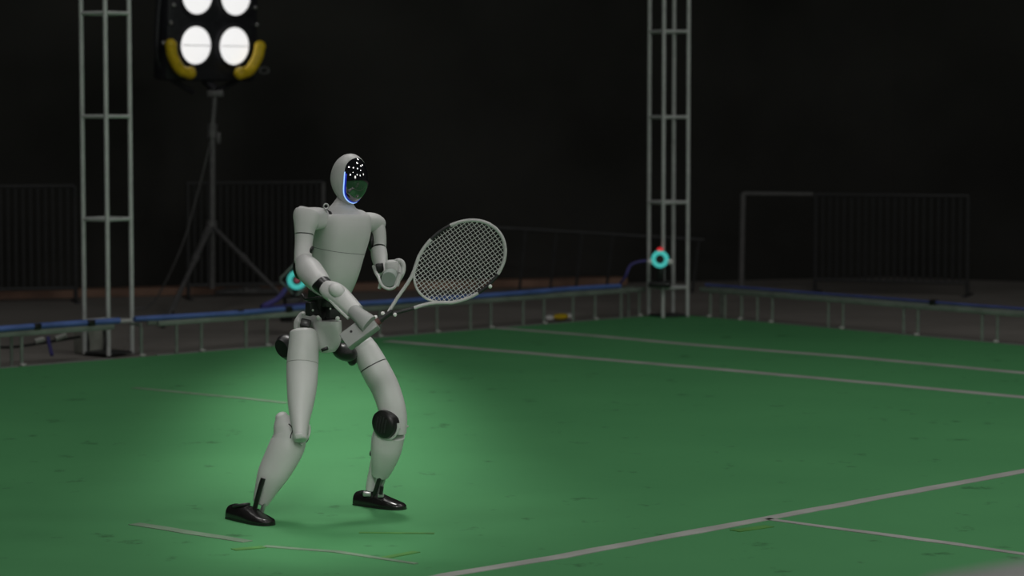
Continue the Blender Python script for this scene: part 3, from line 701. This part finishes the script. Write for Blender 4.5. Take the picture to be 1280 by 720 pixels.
bm = BM(); ball(bm, (-0.5000, 9.6000, 0.9598), 0.015, 0.03, 0.036, ax=X, ay=F); obj('armpit_joint', bm, 'black', robot)
bm = BM(); box(bm, (-0.4652, 9.4950, 0.8721), (0.026, 0.02, 0.034), ax=(1, 0, 0.15), ay=(0, 1, 0), bevel=0.003); obj('elbow_joint', bm, 'black', robot)
# left fist: rounded block, curled finger loop, round pad and bracket under it
bm = BM(); box(bm, (-0.4163, 9.4400, 0.8713), (0.054, 0.075, 0.064), ax=(1, 0, 0.06), ay=(0.2, -1, 0), bevel=0.013, seg=3); obj('hand', bm, 'shell', robot)
bm = BM(); tube(bm, [(-0.4083, 9.4200, 0.8992), (-0.3941, 9.4150, 0.9029), (-0.3814, 9.4100, 0.8942), (-0.3790, 9.4050, 0.8721), (-0.3853, 9.4000, 0.8528), (-0.3937, 9.4000, 0.8389)], 0.0085, 10, k=4); obj('curled_finger', bm, 'shell', robot)
bm = BM(); tube(bm, [(-0.4030, 9.4250, 0.8933), (-0.3926, 9.4100, 0.8830), (-0.3922, 9.4000, 0.8612)], 0.006, 8, k=4); obj('curled_finger', bm, 'shell', robot)
dn = V((-0.10, -1, -0.22)).normalized()
bm = BM(); disc(bm, (-0.4254, 9.3800, 0.8458), dn, 0.0275, 0.05, edge=0.002); obj('wrist_pad', bm, 'rubber', robot)
bm = BM(); disc(bm, (-0.4286, 9.4000, 0.8389), dn, 0.031, 0.02); obj('wrist_socket', bm, 'black', robot)
bm = BM(); tube(bm, [(-0.4662, 9.4000, 0.8528), (-0.4588, 9.3600, 0.8331), (-0.4458, 9.3500, 0.8157), (-0.4264, 9.3500, 0.8079), (-0.4083, 9.3500, 0.8143), (-0.3962, 9.3600, 0.8331)], 0.0052, 10, k=5); tube(bm, [(-0.4594, 9.4000, 0.8221), (-0.4636, 9.4000, 0.8053)], 0.006, 8); obj('wrist_bracket', bm, 'shell', robot)
bm = BM(); tube(bm, [(-0.4895, 9.5300, 0.8756), (-0.4786, 9.4800, 0.8561), (-0.4645, 9.4200, 0.8403)], 0.006, 8, k=4); obj('forearm_strut', bm, 'shell', robot)

# ---- waist
limb('waist_joint', [((-0.6633, 9.5000, 0.7898), 20, 16), ((-0.6726, 9.5100, 0.7608), 17.5, 14), ((-0.6735, 9.5200, 0.7317), 17.5, 13), ((-0.6687, 9.5300, 0.7025), 18, 13), ((-0.6660, 9.5300, 0.6769), 18, 13)], 'black', ref=R, power=3)
bm = BM(); box(bm, (-0.7009, 9.4700, 0.7299), (0.05, 0.03, 0.05), ax=R, ay=F, bevel=0.006); obj('waist_motor', bm, 'dark', robot)
bm = BM(); box(bm, (-0.6347, 9.4500, 0.7539), (0.07, 0.03, 0.03), ax=R, ay=F, bevel=0.006); obj('waist_motor', bm, 'dark', robot)
bm = BM(); box(bm, (-0.6306, 9.4700, 0.7157), (0.05, 0.03, 0.035), ax=R, ay=F, bevel=0.006); obj('waist_motor', bm, 'dark', robot)
bm = BM(); tube(bm, [(-0.7349, 9.4400, 0.7828), (-0.7207, 9.4000, 0.7689), (-0.6941, 9.3800, 0.7731), (-0.6627, 9.3700, 0.7767), (-0.6244, 9.3800, 0.7703)], 0.0045, 8, k=4); obj('waist_cable', bm, 'black', robot)
for p, r_ in (((-0.7319, 9.4500, 0.7145), 0.0068), ((-0.6795, 9.4250, 0.7024), 0.0078), ((-0.6112, 9.4300, 0.6992), 0.0078), ((-0.6987, 9.4400, 0.7265), 0.004), ((-0.6370, 9.4400, 0.7322), 0.004)):
    bm = BM(); ball(bm, p, r_); obj('marker_ball', bm, 'white', robot)

# ---- pelvis
pel = [((-0.6505, 9.4700, 0.6875), 17.5, 17), ((-0.6505, 9.4700, 0.6705), 18, 17.5), ((-0.6493, 9.4700, 0.6394), 17.5, 17), ((-0.6480, 9.4700, 0.6112), 16, 16), ((-0.6467, 9.4700, 0.5914), 13, 14), ((-0.6453, 9.4700, 0.5786), 9, 11)]
limb('pelvis', pel, 'shell', ref=X, power=3.2, dome1=1)
limb('pelvis_flange', [((-0.7600, 9.5000, 0.6595), 4, 8), ((-0.7557, 9.5000, 0.6794), 5, 8), ((-0.7393, 9.4900, 0.6958), 5, 8), ((-0.7032, 9.4600, 0.6883), 5, 8), ((-0.6737, 9.4400, 0.6815), 4, 8)], 'shell', ref=X, dome0=2)
bm = BM(); box(bm, (-0.7227, 9.4200, 0.6803), (0.036, 0.05, 0.030), ax=(1, 0, -0.25), ay=F, bevel=0.004); obj('hip_bracket', bm, 'black', robot)
bm = BM(); box(bm, (-0.6542, 9.3950, 0.5940), (0.024, 0.02, 0.012), ax=(1, 0, 0.35), ay=(0, 1, 0), bevel=0.002); obj('pelvis_notch', bm, 'black', robot)
# hip motors
bm = BM(); loft(bm, [(V((-0.7827, 9.6000, 0.5823)), 0.030, 0.044), (V((-0.7872, 9.5850, 0.5837)), 0.040, 0.052), (V((-0.8022, 9.5600, 0.5831)), 0.040, 0.052), (V((-0.8176, 9.5400, 0.5821)), 0.026, 0.036)], ref=(1, 0, 0.9), k=4); obj('hip_motor', bm, 'black', robot)
bm = BM(); ball(bm, (-0.5909, 9.5000, 0.5744), 0.046, 0.05, 0.032, ax=(1, 0, -0.35), ay=(0, 1, 0)); ball(bm, (-0.5673, 9.5300, 0.5460), 0.018, 0.03, 0.024); obj('hip_motor', bm, 'black', robot)

# ---- right leg (nearer)
rt_ = [((-0.7313, 9.4200, 0.6494), 17.0, 18), ((-0.7293, 9.4100, 0.6109), 18.6, 20), ((-0.7307, 9.4000, 0.5697), 19.5, 21), ((-0.7324, 9.3900, 0.5342), 19.8, 21), ((-0.7318, 9.3600, 0.4755), 19.0, 20), ((-0.7340, 9.3300, 0.4088), 16, 18), ((-0.7347, 9.3000, 0.3565), 12.0, 15), ((-0.7333, 9.2800, 0.3171), 9.6, 13), ((-0.7313, 9.2700, 0.2933), 8.5, 12)]
limb('hip_cover', rt_, 'shell', t0=0.0, t1=0.352, dome0=6)
limb('thigh', rt_, 'shell', t0=0.361, t1=1.0, dome1=3)
limb('thigh_core', rt_, 'dark', t0=0.05, t1=0.97, inset=0.95)
bm = BM(); ball(bm, (-0.7262, 9.3300, 0.3081), 0.020, 0.03, 0.036, ax=(1, 0, 0.25), ay=(0, 1, 0)); obj('knee_disc', bm, 'black', robot)
bm = BM(); tube(bm, [(-0.7058, 9.3200, 0.3373), (-0.7051, 9.3200, 0.3094), (-0.7178, 9.3100, 0.2827), (-0.7324, 9.3000, 0.2700)], 0.0055, 8, k=4); obj('knee_rim', bm, 'shell', robot)
rs = [((-0.8044, 9.3700, 0.3594), 8, 11), ((-0.7961, 9.3700, 0.3369), 14, 15), ((-0.7837, 9.3700, 0.3088), 19.5, 18), ((-0.7793, 9.3650, 0.2785), 21.5, 19), ((-0.7903, 9.3600, 0.2454), 22, 20), ((-0.8124, 9.3550, 0.2011), 21, 19), ((-0.8374, 9.3500, 0.1540), 18.8, 17), ((-0.8605, 9.3550, 0.1026), 14, 13), ((-0.8780, 9.3600, 0.0597), 10, 10)]
limb('shin', rs, 'shell', ref=(1, 0, 0.35), dome0=6, dome1=2)
bm = BM(); tube(bm, [(-0.7723, 9.2850, 0.3443), (-0.7601, 9.2700, 0.3350), (-0.7570, 9.2650, 0.3245), (-0.7623, 9.2620, 0.3110), (-0.7652, 9.2620, 0.2971)], 0.0022, 6, k=4); obj('shin_seam', bm, 'dark', robot)
bm = BM(); box(bm, (-0.7337, 9.2320, 0.3091), (0.024, 0.008, 0.017), ax=(1, 0, 0.12), ay=(0, 1, 0.1), bevel=0.002); obj('knee_plate', bm, 'shell', robot)
bm = BM(); tube(bm, [(-0.8635, 9.3000, 0.1526), (-0.8777, 9.3000, 0.1078), (-0.8958, 9.3100, 0.0391)], 0.0085, 8, k=3); obj('ankle_strut', bm, 'black', robot)
bm = BM(); tube(bm, [(-0.8564, 9.3400, 0.0908), (-0.8650, 9.3400, 0.0570), (-0.8736, 9.3400, 0.0233)], 0.008, 8, k=3); obj('ankle_strut', bm, 'steel', robot)

# ---- left leg (farther)
lt = [((-0.5347, 9.5600, 0.6031), 13.5, 17), ((-0.5234, 9.5600, 0.5803), 16, 18), ((-0.5031, 9.5500, 0.5412), 17.8, 19), ((-0.4772, 9.5400, 0.4937), 18.5, 20), ((-0.4499, 9.5300, 0.4434), 18, 20), ((-0.4298, 9.5200, 0.3874), 17.5, 19), ((-0.4198, 9.5150, 0.3424), 17, 18), ((-0.4185, 9.5150, 0.3024), 16.2, 17.5), ((-0.4199, 9.5150, 0.2853), 15.8, 17)]
limb('hip_cover', lt, 'shell', t0=0.0, t1=0.305, dome0=4)
limb('thigh', lt, 'shell', t0=0.314, t1=1.0, dome1=0)
limb('thigh_core', lt, 'dark', t0=0.05, t1=0.97, inset=0.95)
kn = V((-0.55, -0.83, -0.06)).normalized(); kc = V((-0.4463, 9.4750, 0.3229))
bm = BM(); a_, b_ = frame_of(kn, V((0.30, 0, 1)))
secs = [(kc - kn * 0.02, 0.047, 0.046), (kc + kn * 0.012, 0.050, 0.0475), (kc + kn * 0.020, 0.047, 0.044), (kc + kn * 0.026, 0.034, 0.031), (kc + kn * 0.028, 0.012, 0.011)]
loft(bm, secs, ref=(-0.30, 0, 1), k=3, seg=32); kd = obj('knee_disc', bm, 'black', robot)
for q in (-0.018, -0.006, 0.006, 0.018):
    c_ = kc + kn * 0.0285 + b_ * q; hh = math.sqrt(max(0.03 ** 2 - q * q, 0))
    bm = BM(); tube(bm, [c_ - a_ * hh - kn * 0.002, c_, c_ + a_ * hh - kn * 0.002], 0.0025, 6, k=3); obj('rib', bm, 'dark', kd)
bm = BM(); tube(bm, ring_pts(kc + kn * -0.004, kn, 0.0555, 24, ref=(-0.30, 0, 1), r2=0.052, a0=PI * 0.62, a1=PI * 1.45), 0.005, 8, ref=kn); obj('knee_rim', bm, 'shell', robot)
ls = [((-0.4348, 9.5300, 0.2834), 20, 18.5), ((-0.4425, 9.5400, 0.2564), 20.5, 19.5), ((-0.4473, 9.5500, 0.2265), 19.8, 19.5), ((-0.4555, 9.5700, 0.1894), 17.5, 18), ((-0.4637, 9.5900, 0.1551), 14.5, 15.5), ((-0.4717, 9.6050, 0.1270), 11.5, 12.5)]
limb('shin', ls, 'shell', dome0=2, dome1=2)
bm = BM(); tube(bm, [(-0.3708, 9.5300, 0.3063), (-0.3824, 9.5000, 0.3085), (-0.3967, 9.4700, 0.3051)], 0.004, 8, k=3); obj('knee_seam_rim', bm, 'shell', robot)
limb('calf_guard', [((-0.4972, 9.6300, 0.1728), 4, 8), ((-0.5007, 9.6400, 0.1280), 5.5, 8), ((-0.5057, 9.6500, 0.0918), 6.5, 8), ((-0.5104, 9.6550, 0.0620), 6, 8)], 'shell', dome0=2, dome1=1)
bm = BM(); ball(bm, (-0.5061, 9.6100, 0.1986), 0.005, 0.02, 0.011); obj('calf_screw', bm, 'black', robot)
bm = BM(); tube(bm, [(-0.4644, 9.5750, 0.1398), (-0.4762, 9.5800, 0.1046), (-0.4932, 9.6000, 0.0527)], 0.0082, 8, k=3); obj('ankle_strut', bm, 'black', robot)
bm = BM(); tube(bm, [(-0.4542, 9.6000, 0.1249), (-0.4649, 9.6100, 0.0917), (-0.4767, 9.6150, 0.0534)], 0.008, 8, k=3); obj('ankle_strut', bm, 'steel', robot)
bm = BM(); tube(bm, [(-0.4658, 9.6000, 0.0815), (-0.4702, 9.6000, 0.0527)], 0.007, 8); obj('ankle_pin', bm, 'black', robot)

# ---- shoes
def shoe(heel, toe, label=None):
    heel, toe = V(heel), V(toe); d = (toe - heel); L = d.length; d.normalize(); s_ = V((-d.y, d.x, 0))
    prof = [(0.0, 0.018, 0.020), (0.03, 0.030, 0.042), (0.10, 0.034, 0.047), (0.22, 0.035, 0.0475), (0.36, 0.037, 0.047), (0.50, 0.039, 0.043), (0.64, 0.041, 0.033), (0.78, 0.040, 0.025), (0.90, 0.034, 0.019), (0.97, 0.022, 0.014), (1.0, 0.008, 0.008)]
    bm = BM(); rings = []
    for t_, wd_, h in prof:
        c = heel + d * (L * t_); row = []
        for j in range(24):
            a = 2 * PI * j / 24; cs, sn = math.cos(a), math.sin(a)
            x = math.copysign(abs(cs) ** 0.8, cs); y = math.copysign(abs(sn) ** (0.9 if sn > 0 else 0.35), sn)
            z = 0.010 + (h - 0.004) * max(y, 0) + 0.007 * min(y, 0)
            row.append(V((c.x, c.y, 0)) + s_ * (wd_ * x) + U * z)
        rings.append(row)
    rings_to_bm(bm, rings); o = obj('shoe', bm, 'black_gloss', robot)
    bm = BM(); rings = []
    for t_, wd_, h in prof:
        c = heel + d * (L * (0.002 + 0.996 * t_)); row = []
        for (x, z) in ((-1, 0.0005), (1, 0.0005), (1, 0.006), (-1, 0.006)): row.append(V((c.x, c.y, 0)) + s_ * (x * (wd_ + 0.0015)) + U * z)
        rings.append(row)
    rings_to_bm(bm, rings); obj('sole', bm, 'black', o)
    an = heel + d * (L * 0.30)
    bm = BM(); tube(bm, ring_pts(V((an.x, an.y, 0.050)) - d * 0.01, d * -0.25 + U, 0.034, 28, ref=d, r2=0.024), 0.0055, 8, closed=True); obj('collar', bm, 'dark', o)
    for q in (0.44, 0.50, 0.56):
        c = heel + d * (L * q); zt_ = 0.047 - (q - 0.44) * 0.09
        bm = BM(); tube(bm, [V((c.x, c.y, zt_)) - s_ * 0.018, V((c.x, c.y, zt_ + 0.006)), V((c.x, c.y, zt_)) + s_ * 0.018], 0.0025, 6, k=3); obj('lace', bm, 'dark', o)
    return o
shoe((-0.5633, 9.7196, 0.0000), (-0.3863, 9.5756, 0.0000))
shoe((-0.9860, 9.3992, 0.0000), (-0.8288, 9.2115, 0.0000))
bm = BM(); box(bm, (-0.5217, 9.6500, 0.0482), (0.03, 0.03, 0.018), ax=X, ay=(0, 1, 0), bevel=0.004); box(bm, (-0.4712, 9.6200, 0.0468), (0.022, 0.022, 0.016), ax=X, ay=(0, 1, 0), bevel=0.004); obj('ankle_joint', bm, 'steel', robot)
bm = BM(); box(bm, (-0.8977, 9.3300, 0.0304), (0.035, 0.03, 0.02), ax=X, ay=(0, 1, 0), bevel=0.004); obj('ankle_joint', bm, 'dark', robot)

# ================================================================== the racket
RD = 8.95
rc = V((-0.1754, 8.9500, 0.9245))                       # centre of the string bed
tip = V((-0.0358, 8.9500, 1.0256)); bt = V((-0.5432, 8.9500, 0.6564))
ra_ = (tip - bt).normalized(); rn = V((0, -1, 0.05)); rn = (rn - ra_ * rn.dot(ra_)).normalized(); rb_ = rn.cross(ra_)   # along, facing the camera, across
racket = thing('tennis_racket', 'pale grey tennis racket held by the robot right hand', 'racket', bt)
HA, HB = 0.166, 0.1195                            # half axes of the hoop
def hoop(a, k=1.0): 
    x = HA * k * math.cos(a); y = HB * k * math.sin(a) * (1 + 0.05 * math.cos(a)); return rc + ra_ * x + rb_ * y
# frame: hoop over the head, running down into the two throat arms
arc = [hoop(math.radians(-128 + 256 * i / 56)) for i in range(57)]
hs = rc - ra_ * 0.287                            # where the two arms meet the shaft
c0, c1 = arc[0], arc[-1]
armA = [c0, c0.lerp(hs, 0.30) - rb_ * 0.010 * (1 if (c0 - rc).dot(rb_) > 0 else -1), c0.lerp(hs, 0.72), hs + (c0 - rc).project(rb_) * 0.05]
armB = [c1, c1.lerp(hs, 0.30) - rb_ * 0.010 * (1 if (c1 - rc).dot(rb_) > 0 else -1), c1.lerp(hs, 0.72), hs + (c1 - rc).project(rb_) * 0.05]
path = list(reversed(armA))[:-1] + arc + armB[1:]
fine = catmull([tuple(p) for p in path], 3)
# colour sections along the hoop: pale grey with black parts
up_side = lambda p: (V(p) - rc).dot(rb_)
n = len(fine)
def seg_of(p):
    d = V(p) - rc; a = math.degrees(math.atan2(d.dot(rb_) / HB, d.dot(ra_) / HA)); return a
sgn = 1 if V(rb_).z > 0 else -1                   # which side is up in the picture
runs = []
for i, p in enumerate(fine):
    x = (V(p) - rc).dot(ra_); a = seg_of(p) * sgn
    dark = (72 < a < 100) or (-94 < a < -62) or (x < -0.215 and a < 0) 
    if not runs or runs[-1][0] != dark: runs.append([dark, [i]])
    else: runs[-1][1].append(i)
for dk, ids in runs:
    lo, hi = ids[0], min(ids[-1] + 1, n - 1)
    bm = BM(); tube(bm, [fine[i] for i in range(lo, hi + 1)], 0.0064 if not dk else 0.0062, 10, ref=rn, flat=0.95)
    obj('frame', bm, 'dark' if dk else 'frame', racket)
# lower bridge of the hoop
bm = BM(); tube(bm, [hoop(math.radians(128 + 104 * i / 20), 1.0) for i in range(21)], 0.0042, 8, ref=rn); obj('bridge', bm, 'frame', racket)
# shaft and grip
bm = BM(); tube(bm, [hs + ra_ * 0.012, hs - ra_ * 0.03], 0.0105, 10, ref=rn, flat=0.9); tube(bm, [hs - ra_ * 0.03, hs - ra_ * 0.07], 0.0125, 10, ref=rn, flat=0.9); obj('shaft', bm, 'dark', racket)
bm = BM(); loft(bm, [(bt - ra_ * 0.004, 0.015, 0.0135), (bt + ra_ * 0.01, 0.0165, 0.015), (bt + ra_ * 0.02, 0.0142, 0.013), (hs - ra_ * 0.066, 0.0135, 0.0125)], ref=rn, k=1, seg=8); obj('grip', bm, 'black', racket)
bm = BM(); tube(bm, [hs - ra_ * 0.064, hs - ra_ * 0.040], 0.0138, 10, ref=rn); obj('grip_tape', bm, 'red_tape', racket)
for p in (hoop(math.radians(-78 * sgn), 1.06), hs + ra_ * -0.018 + rb_ * 0.012 * sgn, hs + ra_ * 0.012 - rb_ * 0.015 * sgn, hs - ra_ * 0.045 + rb_ * 0.016 * sgn):
    bm = BM(); ball(bm, p + rn * 0.004, 0.0068 if p is not None else 0.005); obj('marker_ball', bm, 'white', racket)
for i_, kx in enumerate((-1, 1)):
    p = rc - ra_ * 0.195 + rb_ * (sgn * 0.072)
    if i_ == 0: bm = BM(); tube(bm, [p - ra_ * 0.02 - rb_ * sgn * 0.012, p + ra_ * 0.016 + rb_ * sgn * 0.012], 0.0085, 10, ref=rn); obj('frame_sleeve', bm, 'frame', racket)
# strings: mains run along the racket, crosses across it
NM, NC = 19, 26
for i in range(NM):
    y = (i - (NM - 1) / 2) * (2 * HB * 0.93 / NM)
    xs = HA * math.sqrt(max(0, 1 - (y / HB) ** 2)) * 0.985
    bm = BM(); tube(bm, [rc + rb_ * y - ra_ * xs + rn * 0.0008, rc + rb_ * y + ra_ * xs + rn * 0.0008], 0.00105, 5, ref=rn); obj('string', bm, 'string', racket)
for i in range(NC):
    x = (i - (NC - 1) / 2) * (2 * HA * 0.93 / NC)
    ys = HB * math.sqrt(max(0, 1 - (x / HA) ** 2)) * 0.985 * (1 + 0.05 * x / HA)
    bm = BM(); tube(bm, [rc + ra_ * x - rb_ * ys - rn * 0.0008, rc + ra_ * x + rb_ * ys - rn * 0.0008], 0.00105, 5, ref=rn); obj('string', bm, 'string', racket)
